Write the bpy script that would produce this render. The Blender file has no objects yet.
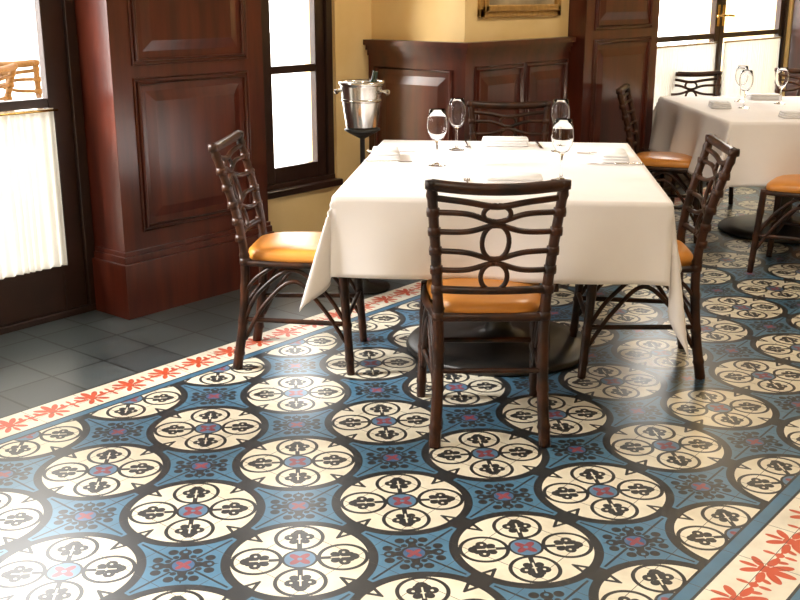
import bpy, math, random
from mathutils import Vector, Matrix
random.seed(3)
D=math.radians
YAW=39.1
cs,sn=math.cos(D(YAW)),math.sin(D(YAW))
def G(f,r,z=0.0): return Vector((-sn*f+cs*r, cs*f+sn*r, z))
sc=bpy.context.scene
try:
    sc.view_settings.view_transform='Standard'
    sc.view_settings.look='None'
    sc.view_settings.exposure=0.18
except Exception as e: print(e)

# ---------------------------------------------------------------- materials
def newmat(name):
    m=bpy.data.materials.new(name); m.use_nodes=True
    nt=m.node_tree; b=nt.nodes['Principled BSDF']
    return m,nt,b
def simple(name,col,rough=.5,metal=0,var=None,scale=8,bump=0,coat=0,stretch=None,trans=0,spec=.5,sheen=0):
    m,nt,b=newmat(name)
    b.inputs['Base Color'].default_value=(*col,1)
    b.inputs['Roughness'].default_value=rough
    b.inputs['Metallic'].default_value=metal
    b.inputs['Coat Weight'].default_value=coat
    b.inputs['Coat Roughness'].default_value=.15
    b.inputs['Transmission Weight'].default_value=trans
    b.inputs['Specular IOR Level'].default_value=spec
    if var or bump:
        tc=nt.nodes.new('ShaderNodeTexCoord'); mp=nt.nodes.new('ShaderNodeMapping')
        if stretch: mp.inputs['Scale'].default_value=stretch
        nz=nt.nodes.new('ShaderNodeTexNoise'); nz.inputs['Scale'].default_value=scale; nz.inputs['Detail'].default_value=5
        nt.links.new(tc.outputs['Object'],mp.inputs['Vector']); nt.links.new(mp.outputs[0],nz.inputs['Vector'])
        if var:
            cr=nt.nodes.new('ShaderNodeValToRGB')
            cr.color_ramp.elements[0].position=.35; cr.color_ramp.elements[1].position=.65
            cr.color_ramp.elements[0].color=(*col,1); cr.color_ramp.elements[1].color=(*var,1)
            nt.links.new(nz.outputs['Fac'],cr.inputs['Fac']); nt.links.new(cr.outputs[0],b.inputs['Base Color'])
        if bump:
            bp=nt.nodes.new('ShaderNodeBump'); bp.inputs['Strength'].default_value=bump; bp.inputs['Distance'].default_value=.01
            nt.links.new(nz.outputs['Fac'],bp.inputs['Height']); nt.links.new(bp.outputs[0],b.inputs['Normal'])
    return m
M_wood=simple('mahogany',(.046,.0082,.0045),.28,var=(.098,.018,.008),scale=5,stretch=(3,3,.35),coat=.3)
M_frame=simple('dark_window_frame',(.020,.009,.006),.35,var=(.032,.014,.009),scale=6)
M_yel=simple('ochre_plaster',(.78,.56,.24),.75,var=(.84,.63,.31),scale=3,bump=.1)
M_ceil=simple('ceiling_paint',(.75,.70,.60),.8,var=(.78,.73,.63),scale=2)
M_chair=simple('dark_rattan',(.009,.0035,.002),.38,var=(.055,.016,.005),scale=14,spec=.35)
M_tan=simple('pale_rattan',(.085,.04,.012),.6,var=(.12,.06,.02),scale=20,spec=.1)
M_seat=simple('orange_leather',(.56,.21,.030),.33,var=(.66,.27,.05),scale=6,bump=.05)
M_cloth=simple('white_linen',(.83,.79,.79),.85,var=(.86,.825,.82),scale=5,bump=.12)
M_napkin=simple('napkin_linen',(.80,.80,.82),.85,var=(.84,.84,.86),scale=30,bump=.1)
M_black=simple('black_iron',(.012,.011,.010),.4,var=(.02,.018,.016),scale=20)
M_steel=simple('steel',(.62,.60,.57),.2,1,var=(.70,.68,.65),scale=10)
M_brass=simple('brass',(.75,.5,.15),.25,1,var=(.8,.55,.2),scale=10)
M_gold=simple('gilt_frame',(.42,.24,.07),.45,.5,var=(.55,.33,.1),scale=30,bump=.3)
M_canvas=simple('painted_canvas',(.25,.2,.12),.7,var=(.5,.4,.25),scale=6)
M_bottle=simple('bottle_glass',(.01,.03,.012),.1,var=(.012,.035,.014),scale=3)
M_conc=simple('patio_paving',(.45,.43,.40),.8,var=(.52,.50,.46),scale=2)

def glassmat():
    m,nt,b=newmat('window_glass'); nt.nodes.remove(b)
    o=nt.nodes['Material Output']; t=nt.nodes.new('ShaderNodeBsdfTransparent'); g=nt.nodes.new('ShaderNodeBsdfGlossy')
    g.inputs['Roughness'].default_value=.02
    x=nt.nodes.new('ShaderNodeMixShader'); x.inputs[0].default_value=.06
    nt.links.new(t.outputs[0],x.inputs[1]); nt.links.new(g.outputs[0],x.inputs[2]); nt.links.new(x.outputs[0],o.inputs[0])
    return m
M_glass=glassmat()
M_wine=simple('crystal',(1,1,1),.0,trans=1)
M_wine.node_tree.nodes['Principled BSDF'].inputs['IOR'].default_value=1.25
def curtmat():
    m,nt,b=newmat('sheer_curtain'); nt.nodes.remove(b)
    o=nt.nodes['Material Output']
    d=nt.nodes.new('ShaderNodeBsdfDiffuse'); t=nt.nodes.new('ShaderNodeBsdfTranslucent'); p=nt.nodes.new('ShaderNodeBsdfTransparent')
    wv=nt.nodes.new('ShaderNodeTexNoise'); wv.inputs['Scale'].default_value=60
    cr=nt.nodes.new('ShaderNodeValToRGB'); cr.color_ramp.elements[0].color=(.58,.56,.50,1); cr.color_ramp.elements[1].color=(.72,.70,.64,1)
    nt.links.new(wv.outputs['Fac'],cr.inputs[0]); nt.links.new(cr.outputs[0],d.inputs[0]); nt.links.new(cr.outputs[0],t.inputs[0])
    a=nt.nodes.new('ShaderNodeMixShader'); a.inputs[0].default_value=.25
    c=nt.nodes.new('ShaderNodeMixShader'); c.inputs[0].default_value=.025
    nt.links.new(d.outputs[0],a.inputs[1]); nt.links.new(t.outputs[0],a.inputs[2])
    nt.links.new(a.outputs[0],c.inputs[1]); nt.links.new(p.outputs[0],c.inputs[2]); nt.links.new(c.outputs[0],o.inputs[0])
    return m
M_curt=curtmat()

# ---- floor shader
P=0.42; X0=-2.572; Y0=2.141
class E:
    nt=None
    def __init__(s,v): s.v=v
    @staticmethod
    def op(o,*a):
        n=E.nt.nodes.new('ShaderNodeMath'); n.operation=o
        for i,x in enumerate(a):
            x=x.v if isinstance(x,E) else x
            if isinstance(x,(int,float)): n.inputs[i].default_value=x
            else: E.nt.links.new(x,n.inputs[i])
        return E(n.outputs[0])
    def __add__(s,o): return E.op('ADD',s,o)
    def __sub__(s,o): return E.op('SUBTRACT',s,o)
    def __rsub__(s,o): return E.op('SUBTRACT',o,s)
    def __mul__(s,o): return E.op('MULTIPLY',s,o)
    def __truediv__(s,o): return E.op('DIVIDE',s,o)
    def __lt__(s,o): return E.op('LESS_THAN',s,o)
    def __gt__(s,o): return E.op('GREATER_THAN',s,o)
    def __and__(s,o): return E.op('MULTIPLY',s,o)
    def __or__(s,o): return E.op('MAXIMUM',s,o)
def eabs(a): return E.op('ABSOLUTE',a)
def hyp(a,b): return E.op('SQRT',a*a+b*b)
def fr(a): return E.op('FRACT',a)-.5
def ecos(a): return E.op('COSINE',a)
def at2(a,b): return E.op('ARCTAN2',a,b)
def band(x,a,b): return (x>a)&(x<b)
def floormat():
    m,nt,b=newmat('encaustic_tile_floor'); E.nt=nt
    geo=nt.nodes.new('ShaderNodeNewGeometry'); sp=nt.nodes.new('ShaderNodeSeparateXYZ')
    nt.links.new(geo.outputs['Position'],sp.inputs[0])
    X=E(sp.outputs[0]); Y=E(sp.outputs[1])
    def mix(f,c1,c2):
        n=nt.nodes.new('ShaderNodeMix'); n.data_type='RGBA'
        nt.links.new(f.v,n.inputs[0])
        for k,c in ((6,c1),(7,c2)):
            if isinstance(c,tuple): n.inputs[k].default_value=(*c,1)
            else: nt.links.new(c,n.inputs[k])
        return n.outputs[2]
    CREAM=(.76,.705,.56); DARK=(.022,.024,.026); BLUE=(.070,.180,.285); RED=(.25,.055,.07); LB=(.10,.20,.32); OR=(.62,.085,.028)
    u=fr((Y-Y0)/P+.5); v=fr((X-X0)/P+.5)
    a=eabs(u); c=eabs(v)
    r=hyp(a,c); ph=at2(c,a)
    ca=.5-a; cc=.5-c; rc=hyp(ca,cc); pc=at2(cc,ca)
    col=mix(band(rc,0,.42),DARK,BLUE)
    arm=(eabs(ca-cc)<(.215-rc)*.34)&(rc>.06)
    lob=hyp(ca-.105,cc-.105)<.040
    lob2=(hyp(ca-.165,cc-.060)<.032)|(hyp(ca-.060,cc-.165)<.032)
    tip=(E.op('MINIMUM',ca,cc)<.008)&(rc>.10)&(rc<.40)
    stem2=hyp(ca-.105,cc-.030)<.020
    stem3=hyp(ca-.030,cc-.105)<.020
    col=mix(arm|lob|lob2|tip|stem2|stem3,col,DARK)
    col=mix(hyp(ca-.112,cc-.112)<.014,col,BLUE)
    col=mix(rc<.085,col,DARK)
    col=mix(rc<.068,col,(.05,.12,.24))
    col=mix(rc<(ecos(pc*4)*.020+.042),col,RED)
    # ring
    col=mix(r<.484,col,DARK)
    col=mix(r<.425,col,CREAM)
    lx=a-.188; ly=c-.188; rl=hyp(lx,ly)
    axis=E.op('MINIMUM',a,c)
    px=E.op('MAXIMUM',a,c)
    ringl=band(rl,.137,.162)&(r<.43)&(r>.11)
    col=mix(ringl,col,DARK)
    # clover: rounded lobes in the diagonal frame (q along diagonal outwards, w across)
    q=(lx+ly)*.7071; w=eabs((lx-ly)*.7071)
    leaf=(hyp(q-.062,w)<.040)|(hyp(q-.008,w-.060)<.036)|(hyp(q+.050,w-.038)<.028)|(hyp(q-.045,w-.030)<.026)|(hyp(q,w)<.042)
    stem=(w<.016)&(r<.26)&(r>.10)
    col=mix(leaf|stem,col,DARK)
    vein=(w<.0055)&(r>.19)&(r<.31)
    vein2=(hyp(q-.006,w-.056)<.010)|(eabs(q+.016)+w*.6<.012)
    col=mix(vein|vein2,col,CREAM)
    dart=(axis<(px-.315)*.40)&(px<.44)&(px>.33)
    col=mix(dart&(px<.425),col,DARK)
    col=mix((axis<(px-.375)*.4)&(px<.418),col,CREAM)
    col=mix(r<.112,col,DARK)
    col=mix(r<.096,col,LB)
    col=mix(r<(ecos(ph*4)*.024+.058),col,RED)
    col=mix(r<.016,col,LB)
    def border(col,lo,hi,flip):
        mid=(lo+hi)/2; S=.165/(hi-lo)
        col=mix(band(X,lo,hi),col,(.82,.77,.64))
        per=.165
        s=fr(Y*S/per)*per; t=(X-mid)*flip*S
        sa=eabs(s)
        def ell(cx,cy,ang,ra,rb):
            A=D(ang); dx=sa-cx; dy=t-cy
            p=(dx*math.cos(A)+dy*math.sin(A))/ra; q=(dy*math.cos(A)-dx*math.sin(A))/rb
            return (p*p+q*q)<1.0
        m=ell(0,.034,90,.034,.012)|ell(.027,.026,52,.028,.011)|ell(.042,.000,8,.026,.010)|ell(.052,.016,70,.015,.007)
        m=m|ell(.024,-.032,-50,.024,.010)|(hyp(sa,t+.006)<.016)|ell(0,-.045,90,.022,.007)
        m=m|(hyp(sa-.0825,t)<.011)|ell(.0825,.026,90,.015,.006)|ell(.0825,-.026,90,.015,.006)
        m=m|((eabs(t)<.003)&(sa>.04))
        return mix(m&band(X,lo,hi),col,OR)
    blue_l=band(X,-3.03,-2.992)|band(X,-.905,-.865)|band(X,-.685,-.65)
    col=mix(blue_l,col,(.06,.17,.28))
    col=border(col,-3.195,-3.03,-1)
    col=border(col,-.865,-.685,1)
    col=mix(band(X,-3.034,-3.026)|band(X,-2.998,-2.990)|band(X,-.869,-.861)|band(X,-.911,-.903)|band(X,-.689,-.681)|band(X,-3.20,-3.19),col,DARK)
    jt=(eabs(fr((Y-Y0)/P*2))<.0045)|(eabs(fr((X-X0)/P*2))<.0045)
    col=mix(jt,col,(.05,.045,.04))
    def slate_off(q,o): return fr((q-o)/.235)
    js1=eabs(slate_off(Y,.1)); js2=eabs(slate_off(X,-3.3))
    jsv=(js1<.022)|(js2<.022)
    wn=nt.nodes.new('ShaderNodeTexWhiteNoise'); wn.noise_dimensions='2D'
    cmb=nt.nodes.new('ShaderNodeCombineXYZ')
    fx2=E.op('FLOOR',(X+3.3)/.235-.5); fy2=E.op('FLOOR',(Y-.1)/.235-.5)
    nt.links.new(fx2.v,cmb.inputs[0]); nt.links.new(fy2.v,cmb.inputs[1]); nt.links.new(cmb.outputs[0],wn.inputs['Vector'])
    cr=nt.nodes.new('ShaderNodeValToRGB'); cr.color_ramp.elements[0].color=(.042,.054,.060,1); cr.color_ramp.elements[1].color=(.066,.082,.088,1)
    nt.links.new(wn.outputs['Value'],cr.inputs[0])
    sl=mix(jsv,cr.outputs[0],(.004,.005,.006))
    nw=nt.nodes.new('ShaderNodeTexNoise'); nw.inputs['Scale'].default_value=9; nw.inputs['Detail'].default_value=6
    nt.links.new(geo.outputs['Position'],nw.inputs['Vector'])
    mul=nt.nodes.new('ShaderNodeMix'); mul.data_type='RGBA'; mul.blend_type='MULTIPLY'; mul.inputs[0].default_value=1
    cw=nt.nodes.new('ShaderNodeValToRGB'); cw.color_ramp.elements[0].color=(.84,.82,.80,1); cw.color_ramp.elements[1].color=(1,1,1,1)
    cw.color_ramp.elements[0].position=.3; cw.color_ramp.elements[1].position=.6
    nt.links.new(nw.outputs['Fac'],cw.inputs[0]); nt.links.new(col,mul.inputs[6]); nt.links.new(cw.outputs[0],mul.inputs[7])
    fin=mix(X<-3.20,mul.outputs[2],sl)
    nt.links.new(fin,b.inputs['Base Color'])
    b.inputs['Roughness'].default_value=.34
    b.inputs['Specular IOR Level'].default_value=.8
    b.inputs['Coat Weight'].default_value=.12; b.inputs['Coat Roughness'].default_value=.16
    hj=(1.0-((jt&(X>-3.20))|((X<-3.20)&jsv)))
    bp=nt.nodes.new('ShaderNodeBump'); bp.inputs['Strength'].default_value=.2; bp.inputs['Distance'].default_value=.002
    nt.links.new(hj.v,bp.inputs['Height']); nt.links.new(bp.outputs[0],b.inputs['Normal'])
    return m
M_floor=floormat()

# ---------------------------------------------------------------- mesh builder
def catmull(pts,n=8):
    pts=[Vector(p) for p in pts]
    if len(pts)<3: 
        return [pts[0].lerp(pts[1],i/n) for i in range(n+1)]
    out=[]; q=[pts[0]*2-pts[1]]+pts+[pts[-1]*2-pts[-2]]
    for i in range(1,len(q)-2):
        a,b,c,d=q[i-1],q[i],q[i+1],q[i+2]
        for k in range(n):
            t=k/n
            out.append(.5*((2*b)+(c-a)*t+(2*a-5*b+4*c-d)*t*t+(3*b-a-3*c+d)*t**3))
    out.append(pts[-1]); return out
class MB:
    def __init__(s): s.v=[];s.f=[];s.m=[];s.s=[]
    def face(s,idx,m=0,sm=False): s.f.append(idx);s.m.append(m);s.s.append(sm)
    def box(s,x0,x1,y0,y1,z0,z1,m=0):
        b=len(s.v)
        s.v+=[(x,y,z) for z in (z0,z1) for y in (y0,y1) for x in (x0,x1)]
        for q in ((0,2,3,1),(4,5,7,6),(0,1,5,4),(2,6,7,3),(0,4,6,2),(1,3,7,5)): s.face([b+i for i in q],m)
    def frustum(s,outer,inner,m=0):
        b=len(s.v); s.v+=[tuple(p) for p in outer]+[tuple(p) for p in inner]
        for i in range(4):
            j=(i+1)%4; s.face([b+i,b+j,b+4+j,b+4+i],m)
        s.face([b+4,b+5,b+6,b+7],m)
    def tube(s,pts,r,m=0,sides=8,n=8,smooth=True,node=0,closed=False):
        P_=catmull(pts,n) if smooth else [Vector(p) for p in pts]
        N=len(P_); b=len(s.v); up=None; L=0
        for i,p in enumerate(P_):
            t=(P_[min(i+1,N-1)]-P_[max(i-1,0)])
            if closed: t=P_[(i+1)%N]-P_[i-1]
            t.normalize()
            if up is None:
                up=Vector((0,0,1)) if abs(t.z)<.9 else Vector((1,0,0))
            x=(up-t*up.dot(t)).normalized(); up=x; y=t.cross(x)
            if i: L+=(p-P_[i-1]).length
            rr=r if not callable(r) else r(i/(N-1))
            if node:
                d=(L%node)-node/2; rr*=1+.22*math.exp(-(d/.007)**2)
            for k in range(sides):
                a=2*math.pi*k/sides
                s.v.append(tuple(p+x*math.cos(a)*rr+y*math.sin(a)*rr))
        R=N if closed else N-1
        for i in range(R):
            for k in range(sides):
                k2=(k+1)%sides; i2=(i+1)%N
                s.face([b+i*sides+k,b+i*sides+k2,b+i2*sides+k2,b+i2*sides+k],m,True)
        if not closed:
            s.face([b+k for k in range(sides)][::-1],m); s.face([b+(N-1)*sides+k for k in range(sides)],m)
    def lathe(s,prof,m=0,seg=32,c=(0,0,0),sm=True):
        b=len(s.v)
        for (r,z) in prof:
            for k in range(seg):
                a=2*math.pi*k/seg; s.v.append((c[0]+r*math.cos(a),c[1]+r*math.sin(a),c[2]+z))
        for i in range(len(prof)-1):
            for k in range(seg):
                k2=(k+1)%seg; s.face([b+i*seg+k,b+i*seg+k2,b+(i+1)*seg+k2,b+(i+1)*seg+k],m,sm)
        if prof[0][0]>1e-4: s.face([b+k for k in range(seg)][::-1],m)
        if prof[-1][0]>1e-4: s.face([b+(len(prof)-1)*seg+k for k in range(seg)],m)
    def rings(s,rings,m=0,cap=True):
        b=len(s.v); n=len(rings[0])
        for rg in rings: s.v+=[tuple(p) for p in rg]
        for i in range(len(rings)-1):
            for k in range(n):
                k2=(k+1)%n; s.face([b+i*n+k,b+i*n+k2,b+(i+1)*n+k2,b+(i+1)*n+k],m,True)
        if cap:
            s.face([b+k for k in range(n)][::-1],m,True); s.face([b+(len(rings)-1)*n+k for k in range(n)],m,True)
    def mesh(s,name,mats):
        me=bpy.data.meshes.new(name); me.from_pydata(s.v,[],s.f)
        for m in mats: me.materials.append(m)
        me.polygons.foreach_set('material_index',s.m); me.polygons.foreach_set('use_smooth',s.s)
        me.update()
        import bmesh
        bm=bmesh.new(); bm.from_mesh(me); bmesh.ops.recalc_face_normals(bm,faces=bm.faces); bm.to_mesh(me); bm.free()
        return me
    def obj(s,name,mats,parent=None,bevel=0):
        o=bpy.data.objects.new(name,s.mesh(name,mats)); sc.collection.objects.link(o)
        if parent: o.parent=parent
        if bevel:
            bv=o.modifiers.new('bevel','BEVEL'); bv.width=bevel; bv.segments=2; bv.limit_method='ANGLE'
        return o
def empty(name,loc=(0,0,0),rz=0):
    e=bpy.data.objects.new(name,None); e.empty_display_size=.1; sc.collection.objects.link(e)
    e.location=loc; e.rotation_euler=(0,0,rz); return e
def inst(name,me,parent=None,loc=(0,0,0),rz=0):
    o=bpy.data.objects.new(name,me); sc.collection.objects.link(o); o.location=loc; o.rotation_euler=(0,0,rz)
    if parent: o.parent=parent
    return o

# ---------------------------------------------------------------- room shell
CH=3.1
b=MB(); b.box(-4.25,4,-3,12,-.1,0); b.obj('floor',[M_floor])
b=MB(); b.box(-4.3,4.1,-3.1,12.1,CH,CH+.1); b.obj('ceiling',[M_ceil])
b=MB()
b.box(-4.25,-3.97,-3,-2.5,0,CH); b.box(-4.25,-3.97,-2.5,-.1,2.6,CH)
b.box(-4.25,-3.97,-.1,.75,0,CH); b.box(-4.25,-3.97,.75,2.763,2.6,CH)
b.box(-4.25,-4.13,2.763,3.76,0,CH)
b.box(-4.15,-3.92,3.65,4.573,0,.42); b.box(-4.15,-3.92,3.65,4.573,2.4,CH); b.box(-4.15,-3.92,4.275,4.573,.42,2.4)
b.box(-4.15,-3.285,4.573,5.62,0,CH)
b.box(-4.15,-3.30,5.62,6.60,0,CH)
b.box(-3.6,-3.30,6.6,9.4,2.6,CH)
b.box(-4.15,-3.30,9.4,12,0,CH)
b.obj('wall_left',[M_yel])
b=MB(); b.box(-4.2,4.1,12,12.1,0,CH); b.obj('wall_back',[M_yel])
b=MB(); b.box(4,4.1,-3,12,0,CH); b.obj('wall_right',[M_yel])
b=MB(); b.box(-4.25,4.1,-3.1,-3,0,CH); b.obj('wall_front',[M_yel])

def xpanel(b,X,y0,y1,z0,z1,bev=.045,m=0):
    t=.022; d=.014
    b.tube([(X+.004,y0,z0),(X+.004,y1,z0),(X+.004,y1,z1),(X+.004,y0,z1)],t*.55,m,8,smooth=False,closed=True)
    b.tube([(X+.002,y0-.02,z0-.02),(X+.002,y1+.02,z0-.02),(X+.002,y1+.02,z1+.02),(X+.002,y0-.02,z1+.02)],.008,m,8,smooth=False,closed=True)
    o=.035
    b.frustum([(X+.001,y0+o,z0+o),(X+.001,y1-o,z0+o),(X+.001,y1-o,z1-o),(X+.001,y0+o,z1-o)],
              [(X+d,y0+o+bev,z0+o+bev),(X+d,y1-o-bev,z0+o+bev),(X+d,y1-o-bev,z1-o-bev),(X+d,y0+o+bev,z1-o-bev)],m)
def ypanel(b,Yf,x0,x1,z0,z1,bev=.045,m=0):
    b.tube([(x0,Yf-.004,z0),(x1,Yf-.004,z0),(x1,Yf-.004,z1),(x0,Yf-.004,z1)],.012,m,8,smooth=False,closed=True)
    o=.035;d=.014
    b.frustum([(x0+o,Yf-.001,z0+o),(x1-o,Yf-.001,z0+o),(x1-o,Yf-.001,z1-o),(x0+o,Yf-.001,z1-o)],
              [(x0+o+bev,Yf-d,z0+o+bev),(x1-o-bev,Yf-d,z0+o+bev),(x1-o-bev,Yf-d,z1-o-bev),(x0+o+bev,Yf-d,z1-o-bev)],m)

def pilaster(name,xb,xf,y0,y1,zl0,zl1,zu0,zu1=2.5,bh=.30):
    b=MB(); b.box(xb,xf,y0,y1,0,CH)
    xs=max(xb,-4.03)
    b.box(xs,xf+.035,y0-.03,y1+.004,0,bh-.05)
    b.box(xs,xf+.022,y0-.018,y1+.003,bh-.05,bh-.02); b.box(xs,xf+.012,y0-.01,y1+.002,bh-.02,bh)
    xpanel(b,xf,y0+.13,y1-.13,zl0,zl1); xpanel(b,xf,y0+.13,y1-.13,zu0,zu1)
    b.obj(name,[M_wood],bevel=.004)
pilaster('trim_1',-4.129,-3.82,2.763,3.645,.40,1.03,1.13)
pilaster('trim_2',-3.298,-3.17,5.625,6.58,.42,1.12,1.22)
pilaster('trim_3',-3.298,-3.17,9.42,10.4,.42,1.12,1.22)
pilaster('trim_4',-3.968,-3.82,-.05,.70,.40,1.03,1.13)

# wainscot on the column
b=MB(); t=.03; Wz=1.165; xc=-3.285; yc=4.573
b.box(-3.918,xc+t,yc-t,yc-.001,0,Wz-.04)
b.box(xc+.001,xc+t,yc-.001,5.59,0,Wz-.04)
for (e,za,zb) in ((.075,Wz-.028,Wz),(.055,Wz-.055,Wz-.028),(.04,Wz-.085,Wz-.055)):
    b.box(-3.918,xc+e,yc-e,yc-.001,za,zb); b.box(xc+.001,xc+e,yc-.001,5.59,za,zb)
b.box(-3.918,xc+t+.02,yc-t-.02,yc-.001,0,.16); b.box(xc+.001,xc+t+.02,yc-.001,5.59,0,.16)
ypanel(b,yc-t,-3.86,xc-.06,.26,Wz-.15)
xpanel(b,xc+t,yc+.08,yc+.50,.26,Wz-.15); xpanel(b,xc+t,yc+.57,5.55,.26,Wz-.15)
b.obj('trim_5',[M_wood])
b=MB(); b.box(-3.92,-3.885,3.66,4.54,0,.14); b.obj('baseboard_left',[M_wood],bevel=.004)

def opening(name,X,y0,y1,z0,z1,leafs,rail_z,st=.1,bot=.22,fd=.06,curt=None,handle=False,jamb=.05):
    e=empty(name,(0,0,0)); b=MB()
    b.box(X-fd,X+.03,y0,y0+jamb,z0,z1); b.box(X-fd,X+.03,y1-jamb,y1,z0,z1); b.box(X-fd,X+.03,y0,y1,z1-jamb,z1)
    b.box(X-fd,X+.035,y0,y1,z0,z0+.03)
    g=MB(); n=leafs; w=(y1-y0-2*jamb)/n
    for i in range(n):
        a=y0+jamb+i*w; c=a+w
        b.box(X-.03,X+.012,a+.002,a+st,z0+.03,z1-jamb); b.box(X-.03,X+.012,c-st,c-.002,z0+.03,z1-jamb)
        b.box(X-.03,X+.012,a+st,c-st,z0+.03,z0+bot); b.box(X-.03,X+.012,a+st,c-st,z1-jamb-st,z1-jamb)
        for rz in rail_z: b.box(X-.025,X+.008,a+st,c-st,rz-.02,rz+.02)
        if handle: 
            yy=c-st*.5 if i==0 else a+st*.5
            b.tube([(X+.012,yy,1.25),(X+.05,yy,1.25),(X+.055,yy+(-.05 if i==0 else .05),1.25),(X+.055,yy+(-.11 if i==0 else .11),1.245)],.009,1)
            b.box(X+.012,X+.018,yy-.02,yy+.02,1.17,1.33,1)
        g.box(X-.012,X-.008,a+st,c-st,z0+bot,z1-jamb-st)
    b.obj('frame',[M_frame,M_brass],e,bevel=.003); g.obj('glass_pane',[M_glass],e)
    if curt:
        c0,c1=curt
        for i in range(n):
            a=y0+jamb+i*w+st-.01; c=y0+jamb+(i+1)*w-st+.01
            m=MB(); N=int((c-a)/.006)
            rows=[c0,c0+(c1-c0)*.5,c1-.02,c1]
            for zz in rows:
                for k in range(N+1):
                    yy=a+(c-a)*k/N
                    m.v.append((X+.026+.009*math.sin(yy*170+math.sin(yy*31)*2)*(1 if zz<c1-.03 else .6),yy,zz))
            for q in range(len(rows)-1):
                for k in range(N): m.face([q*(N+1)+k,q*(N+1)+k+1,(q+1)*(N+1)+k+1,(q+1)*(N+1)+k],0,True)
            m.obj('cafe_curtain',[M_curt],e)
            m=MB(); m.tube([(X+.03,a-.02,c1-.01),(X+.03,c+.02,c1-.01)],.005,0); m.obj('curtain_rod',[M_brass],e)
    return e
opening('door_1',-4.07,.75,2.76,0.0,2.6,2,[.955],st=.11,bot=.25,curt=(.24,.935))
opening('door_2',-4.07,-2.5,-.1,0.0,2.6,2,[.955],st=.11,bot=.25,curt=(.24,.935))
opening('window_1',-3.97,3.72,4.275,.42,2.4,1,[1.03,1.7],st=.07,bot=.11,jamb=.045)
opening('door_3',-3.36,6.6,9.4,0.0,2.6,2,[1.10],st=.09,bot=.25,curt=(.24,1.06),handle=True)
b=MB(); b.box(-4.03,-3.93,3.65,3.72,.42,2.4); b.box(-3.94,-3.89,3.66,4.29,.39,.425); b.obj('trim_6',[M_frame],bevel=.005)

# picture on ochre wall
e=empty('picture_frame'); b=MB()
py0,py1,pz0,pz1=4.68,5.50,1.285,1.95; X=-3.284
for (o,w,d) in ((0,.05,.02),(.03,.035,.035)):
    b.box(X,X+d,py0+o,py0+o+w,pz0+o,pz1-o); b.box(X,X+d,py1-o-w,py1-o,pz0+o,pz1-o)
    b.box(X,X+d,py0+o,py1-o,pz0+o,pz0+o+w); b.box(X,X+d,py0+o,py1-o,pz1-o-w,pz1-o)
b.obj('moulding',[M_gold],e,bevel=.006)
b=MB(); b.box(X,X+.01,py0+.06,py1-.06,pz0+.06,pz1-.06); b.obj('canvas',[M_canvas],e)

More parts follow.
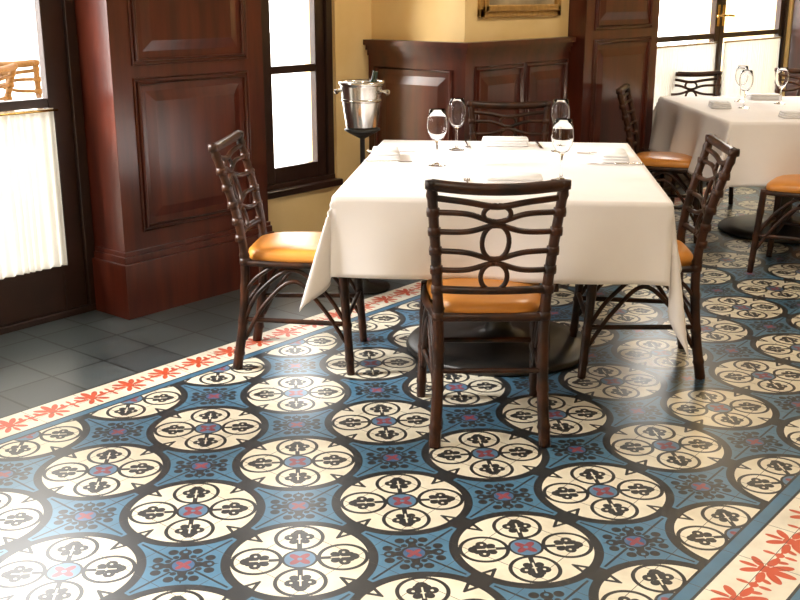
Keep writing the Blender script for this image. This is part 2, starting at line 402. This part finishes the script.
# ---------------------------------------------------------------- chair
def chair_mesh():
    b=MB()
    for sx in (-1,1):
        post=[(sx*.178,-.235,0),(sx*.168,-.205,.2),(sx*.168,-.19,.43),(sx*.178,-.215,.62),(sx*.198,-.285,.872)]
        b.tube(post,lambda t:.0195-.004*t,0,8,n=18,node=.13)
        b.tube([(sx*.205,.215,0),(sx*.198,.20,.22),(sx*.19,.185,.44)],lambda t:.016+.002*t,0,8,n=18,node=.13)
        b.tube([(sx*.170,-.19,.425),(sx*.20,0,.425),(sx*.19,.185,.425)],.013,0,8)
        b.tube([(sx*.168,-.205,.20),(sx*.199,.20,.20)],.010,0,8,n=10)
        b.tube([(sx*.172,-.20,.20),(sx*.18,-.13,.32),(sx*.19,.0,.405),(sx*.197,.12,.32),(sx*.199,.20,.20)],.0085,0,8)
        b.tube([(sx*.172,-.20,.12),(sx*.183,-.12,.26),(sx*.19,.0,.36),(sx*.197,.11,.26),(sx*.199,.20,.12)],.0085,0,8)
        b.tube([(sx*.172,-.20,.30),(sx*.18,-.15,.365),(sx*.185,-.08,.415)],.0075,0,8)
        b.tube([(sx*.195,.20,.30),(sx*.165,.2,.37),(sx*.10,.2,.418)],.0085,0,8)
    b.tube([(-.19,.19,.425),(0,.205,.425),(.19,.19,.425)],.013,0,8)
    b.tube([(-.17,-.19,.425),(0,-.195,.425),(.17,-.19,.425)],.015,0,8)
    b.tube([(-.198,.2,.22),(.198,.2,.22)],.010,0,8,n=10); b.tube([(-.168,-.205,.25),(.168,-.205,.25)],.009,0,8,n=10)
    def post_at(z):
        if z<.62:
            t=(z-.43)/.19; return .168+.010*t, -.19-.025*t
        t=(z-.62)/.252; return .178+.020*t, -.215-.07*t
    def rail(z,A,r,w=.05,sag=0):
        px,py=post_at(z); pts=[]
        N=26
        for i in range(N+1):
            x=-px+2*px*i/N; k=1-(x/px)**2
            dz=A*math.exp(-(x/w)**2)+sag*k
            pts.append((x,py-.022*k-.28*dz,z+dz))
        b.tube(pts,r,0,8,smooth=False)
    rail(.862,0,.0185,sag=-.012)
    rail(.822,-.014,.0100,sag=-.012,w=.07)
    rail(.775,-.028,.0090,.06)
    rail(.712,.024,.0090,.06)
    rail(.648,-.024,.0090,.06)
    rail(.585,.026,.0090,.06)
    rail(.520,0,.013)
    for z0_,z1_ in ((.800,.745),(.737,.623),(.612,.52)):
        zc=(z0_+z1_)/2; hh=(z0_-z1_)/2
        px,py=post_at(zc); yy=py-.022
        for sx in (-1,1):
            pts=[]
            for i in range(13):
                a=-math.pi/2+math.pi*i/12; pts.append((sx*(.003+.038*math.cos(a)),yy-.28*hh*math.sin(a),zc+hh*math.sin(a)))
            b.tube(pts,.008,0,8,smooth=False)
    for z in (.862,.775,.712,.648,.585,.52,.43):
        px,py=post_at(max(z,.43))
        for sx in (-1,1): b.lathe([(.0,-.015),(.0195,-.013),(.0205,0),(.0195,.013),(0,.015)],0,10,(sx*px,py,z))
    def outline(s,z):
        pts=[]
        for k in range(40):
            a=2*math.pi*k/40; ca,sa=math.cos(a),math.sin(a); p=.42
            x=math.copysign(abs(ca)**p,ca); y=math.copysign(abs(sa)**p,sa)
            w=.178+.022*y
            pts.append((x*w*s, y*(.195-.004)*s, z))
        return pts
    b.rings([outline(.97,.422),outline(1.02,.432),outline(1.03,.446),outline(1.01,.460),outline(.95,.471),outline(.82,.479),outline(.5,.483),outline(.1,.484)],1)
    return b
cm=chair_mesh()
chair_me=cm.mesh('dining_chair_mesh',[M_chair,M_seat])
patio_me=cm.mesh('patio_chair_mesh',[M_tan,M_tan])
def chair(f,r,al): 
    return inst('dining_chair',chair_me,None,G(f,r),D(YAW+al))
chair(3.366,.285,1)
chair(4.03,-.385,-95)
chair(3.96,.92,86)
chair(5.20,.56,180)
chair(6.3,1.60,-108)
chair(5.42,2.13,58)
chair(7.45,2.10,180)
chair(7.75,2.95,165)

# ---------------------------------------------------------------- tables
def table(f,r,rz,hw,hd,drop,ext):
    loc=G(f,r); R=D(YAW+rz)
    e=empty('dining_table',loc,R)
    b=MB(); b.box(-hw+.004,hw-.004,-hd+.004,hd-.004,.715,.746); b.obj('table_top',[M_frame],e,bevel=.004)
    b=MB(); b.lathe([(.375,0),(.38,.012),(.37,.026),(.30,.036),(.12,.055),(.06,.075),(.05,.10),(.05,.66),(.075,.68),(.28,.70),(.28,.715)],0,64)
    b.obj('pedestal',[M_black],e)
    b=MB(); Z=.750; step=.018
    nx=int(2*(hw+drop)/step); ny=int(2*(hd+drop)/step)
    for j in range(ny+1):
        for i in range(nx+1):
            s=-(hw+drop)+2*(hw+drop)*i/nx; t=-(hd+drop)+2*(hd+drop)*j/ny
            ex=max(abs(s)-hw,0); et=max(abs(t)-hd,0); sx=1 if s>0 else -1; sy=1 if t>0 else -1
            if ex==0 and et==0: p=(s,t,Z)
            elif et==0:
                off=ex*(.16+.13*math.sin(13*t+1.3+sx)*(1-abs(t/hd)**6)); p=(sx*(hw+off),t,Z-math.sqrt(ex*ex-off*off))
            elif ex==0:
                off=et*(.14+.12*math.sin(10*s+.4+sy)*(1-abs(s/hw)**6)); p=(s,sy*(hd+off),Z-math.sqrt(et*et-off*off))
            else:
                ph=math.atan2(et,ex); rho=math.hypot(ex,et); k=math.sin(2*ph)
                base=.16+(.14-.16)*ph/(math.pi/2)
                x=ext.get((sx,sy),0)
                off=rho*(base+(.24-.3*max(x,0))*k**4-.10*math.sin(4*ph)**2)
                p=(sx*(hw+off*math.cos(ph)),sy*(hd+off*math.sin(ph)),Z-math.sqrt(rho*rho-off*off)*(1+x*k))
            b.v.append(p)
    for j in range(ny):
        for i in range(nx):
            a=j*(nx+1)+i; b.face([a,a+1,a+nx+2,a+nx+1],0,True)
    c=b.obj('tablecloth',[M_cloth]); c.location=loc; c.rotation_euler=(0,0,R)
    so=c.modifiers.new('solid','SOLIDIFY'); so.thickness=.002; so.offset=1
    return loc,R
T1=table(4.15,.405,-6,.56,.725,.27,{(1,-1):.38,(-1,-1):.06})
T2=table(6.38,2.36,1,.62,.74,.34,{(-1,-1):.1})

def glass_me():
    prof=[(0,0),(.034,.0),(.035,.002),(.02,.005),(.006,.012),(.0042,.03),(.0042,.085),(.008,.094),(.024,.108),(.036,.130),(.041,.155),(.038,.185),(.031,.220),
          (.0298,.220),(.0368,.185),(.0396,.155),(.0346,.131),(.0225,.110),(.006,.099),(0,.098)]
    b=MB(); b.lathe(prof,0,32); return b.mesh('wine_glass_mesh',[M_wine])
gm=glass_me()
ZT=.7535
for (f,r) in ((4.144,.146),(4.58,.245),(3.80,.585),(4.54,.685),(6.35,2.05),(6.75,2.15),(6.2,2.42),(6.6,2.35)):
    inst('wine_glass',gm,None,G(f,r,ZT))
def napkin_me():
    b=MB()
    for k,(w,h) in enumerate(((.105,.06),(.103,.058),(.101,.054))):
        z=.001+k*.011
        def ol(s,zz):
            pts=[]
            for q in range(32):
                a=2*math.pi*q/32; ca,sa=math.cos(a),math.sin(a); p=.22
                pts.append((math.copysign(abs(ca)**p,ca)*w*s+.001*k,math.copysign(abs(sa)**p,sa)*h*s,zz))
            return pts
        b.rings([ol(.98,z),ol(1,z+.003),ol(1,z+.006),ol(.98,z+.010)],0)
    return b.mesh('napkin_mesh',[M_napkin])
nm=napkin_me()
for (f,r,a) in ((4.36,-.06,-90),(4.73,.47,-2),(3.70,.40,-4),(4.30,.87,84),(6.4,1.92,80),(5.85,2.2,0),(6.9,2.35,0)):
    inst('napkin',nm,None,G(f,r,ZT),D(YAW+a))
def fork_me():
    b=MB()
    b.tube([(0,-.095,.005),(0,-.03,.005),(0,.035,.006),(0,.05,.005)],lambda t:.0042-.002*t,0,8)
    b.box(-.011,.011,.045,.065,.0025,.0045)
    for x in (-.0095,-.0032,.0032,.0095): b.box(x-.0015,x+.0015,.065,.10,.0025,.0045)
    return b.mesh('fork_mesh',[M_steel])
def knife_me():
    b=MB(); b.tube([(0,-.11,.006),(0,-.06,.006),(0,0,.005)],.0052,0,8)
    o=[(-.006,0,.002),(.006,0,.002),(.008,.09,.002),(-.005,.11,.002)]
    b.frustum(o,[(x,y,z+.0025) for x,y,z in o],0); return b.mesh('knife_mesh',[M_steel])
fm,km=fork_me(),knife_me()
for (f,r,a) in ((4.22,-.05,-90),(3.72,.24,-2),(4.45,.85,84),(4.72,.30,180)):
    inst('dinner_fork',fm,None,G(f,r,ZT),D(YAW+a))
for (f,r,a) in ((4.50,-.03,-90),(3.66,.54,-2),(4.15,.85,84),(4.70,.62,180)):
    inst('table_knife',km,None,G(f,r,ZT),D(YAW+a))

# ---------------------------------------------------------------- ice bucket on stand
L=G(5.06,-.18); e=empty('wine_bucket_stand',L,D(20))
b=MB(); q=.94
b.lathe([(r_*q,z) for r_,z in [(0,.79),(.078,.79),(.084,.80),(.098,.90),(.108,.985),(.108,.99),(.116,.995),(.118,1.005),(.112,1.012),(.106,1.005),(.104,.985),(.094,.90),(.08,.81),(0,.81)]],0,48)
b.lathe([(.0955,.915),(.099,.92),(.0975,.93)],0,48)
for sx in (-1,1):
    b.tube([(sx*.098,-.03,.965),(sx*.125,-.028,.965),(sx*.13,0,.95),(sx*.125,.028,.965),(sx*.098,.03,.965)],.006,0)
b.obj('bucket',[M_steel],e)
b=MB(); b.lathe([(0,0),(.13,0),(.13,.012),(.03,.03),(.012,.05),(.012,.74),(.06,.765),(.085,.78),(.085,.789),(0,.789)],0,40); b.obj('stand',[M_black],e)
b=MB(); b.tube([(-.02,.0,.82),(.04,.02,.97),(.05,.025,1.01),(.06,.028,1.055)],lambda t:.034 if t<.5 else (.034-.021*min(1,(t-.5)/.2)),0,16); b.obj('wine_bottle',[M_bottle],e)

# ---------------------------------------------------------------- outdoors (raised terrace)
b=MB(); b.box(-30,-4.27,-12,25,-.12,.2); b.obj('ground_patio',[M_conc])
for (x,y,a) in ((-5.35,3.25,40),(-5.0,2.62,110),(-4.9,8.2,60),(-5.2,9.3,150),(-4.7,9.9,-60)):
    inst('patio_chair',patio_me,None,(x,y,.2),D(a))

# ---------------------------------------------------------------- lights
w=bpy.data.worlds.new('World'); sc.world=w; w.use_nodes=True
bg=w.node_tree.nodes['Background']; bg.inputs[0].default_value=(1,.985,.96,1); bg.inputs[1].default_value=10
def portal(X,y0,y1,z0,z1):
    l=bpy.data.lights.new('daylight_portal','AREA'); l.shape='RECTANGLE'; l.size=z1-z0; l.size_y=y1-y0
    l.cycles.is_portal=True
    o=bpy.data.objects.new('daylight_portal',l); sc.collection.objects.link(o)
    o.location=(X,(y0+y1)/2,(z0+z1)/2); o.rotation_euler=(0,D(-90),0)
portal(-4.2,.75,2.76,0,2.6); portal(-4.2,-2.5,-.1,0,2.6); portal(-4.1,3.66,4.275,.42,2.4); portal(-3.55,6.6,9.4,0,2.6)
s=bpy.data.lights.new('sun','SUN'); s.energy=13; s.angle=D(20); s.color=(1,.97,.92)
so=bpy.data.objects.new('sun',s); sc.collection.objects.link(so); so.location=(-10,-8,10)
so.rotation_euler=Vector((.60,.66,-.58)).to_track_quat('-Z','Y').to_euler()
M_fill_trim=simple('fill_light_trim',(.7,.6,.4),.4,var=(.72,.62,.42),scale=5)  # housing material for the added fill lights
for (x,y,p) in ((-1.2,1.0,26),(-1.6,4.2,30),(0.6,3.0,8),(-1.0,7.6,35),(1.2,-.8,26)):  # out-of-view ceiling fill lights added to brighten the interior, housings made up
    e=empty('added_ceiling_fill',(x,y,CH-.02))
    b=MB(); b.lathe([(.26,.018),(.28,0),(.28,-.05),(.26,-.05),(.255,0)],0,40); b.obj('rim',[M_fill_trim],e)
    l=bpy.data.lights.new('fill_light','AREA'); l.shape='DISK'; l.size=.5; l.energy=p; l.color=(1,.86,.68)
    o=bpy.data.objects.new('fill_light',l); sc.collection.objects.link(o); o.parent=e; o.location=(0,0,-.03)

# ---------------------------------------------------------------- camera
c=bpy.data.cameras.new('camera'); c.sensor_width=36; c.lens=1053/800*36; c.clip_start=.05
co=bpy.data.objects.new('camera',c); sc.collection.objects.link(co); co.location=(0,0,1.4); co.rotation_euler=(D(90-16.15),0,D(YAW))
sc.camera=co
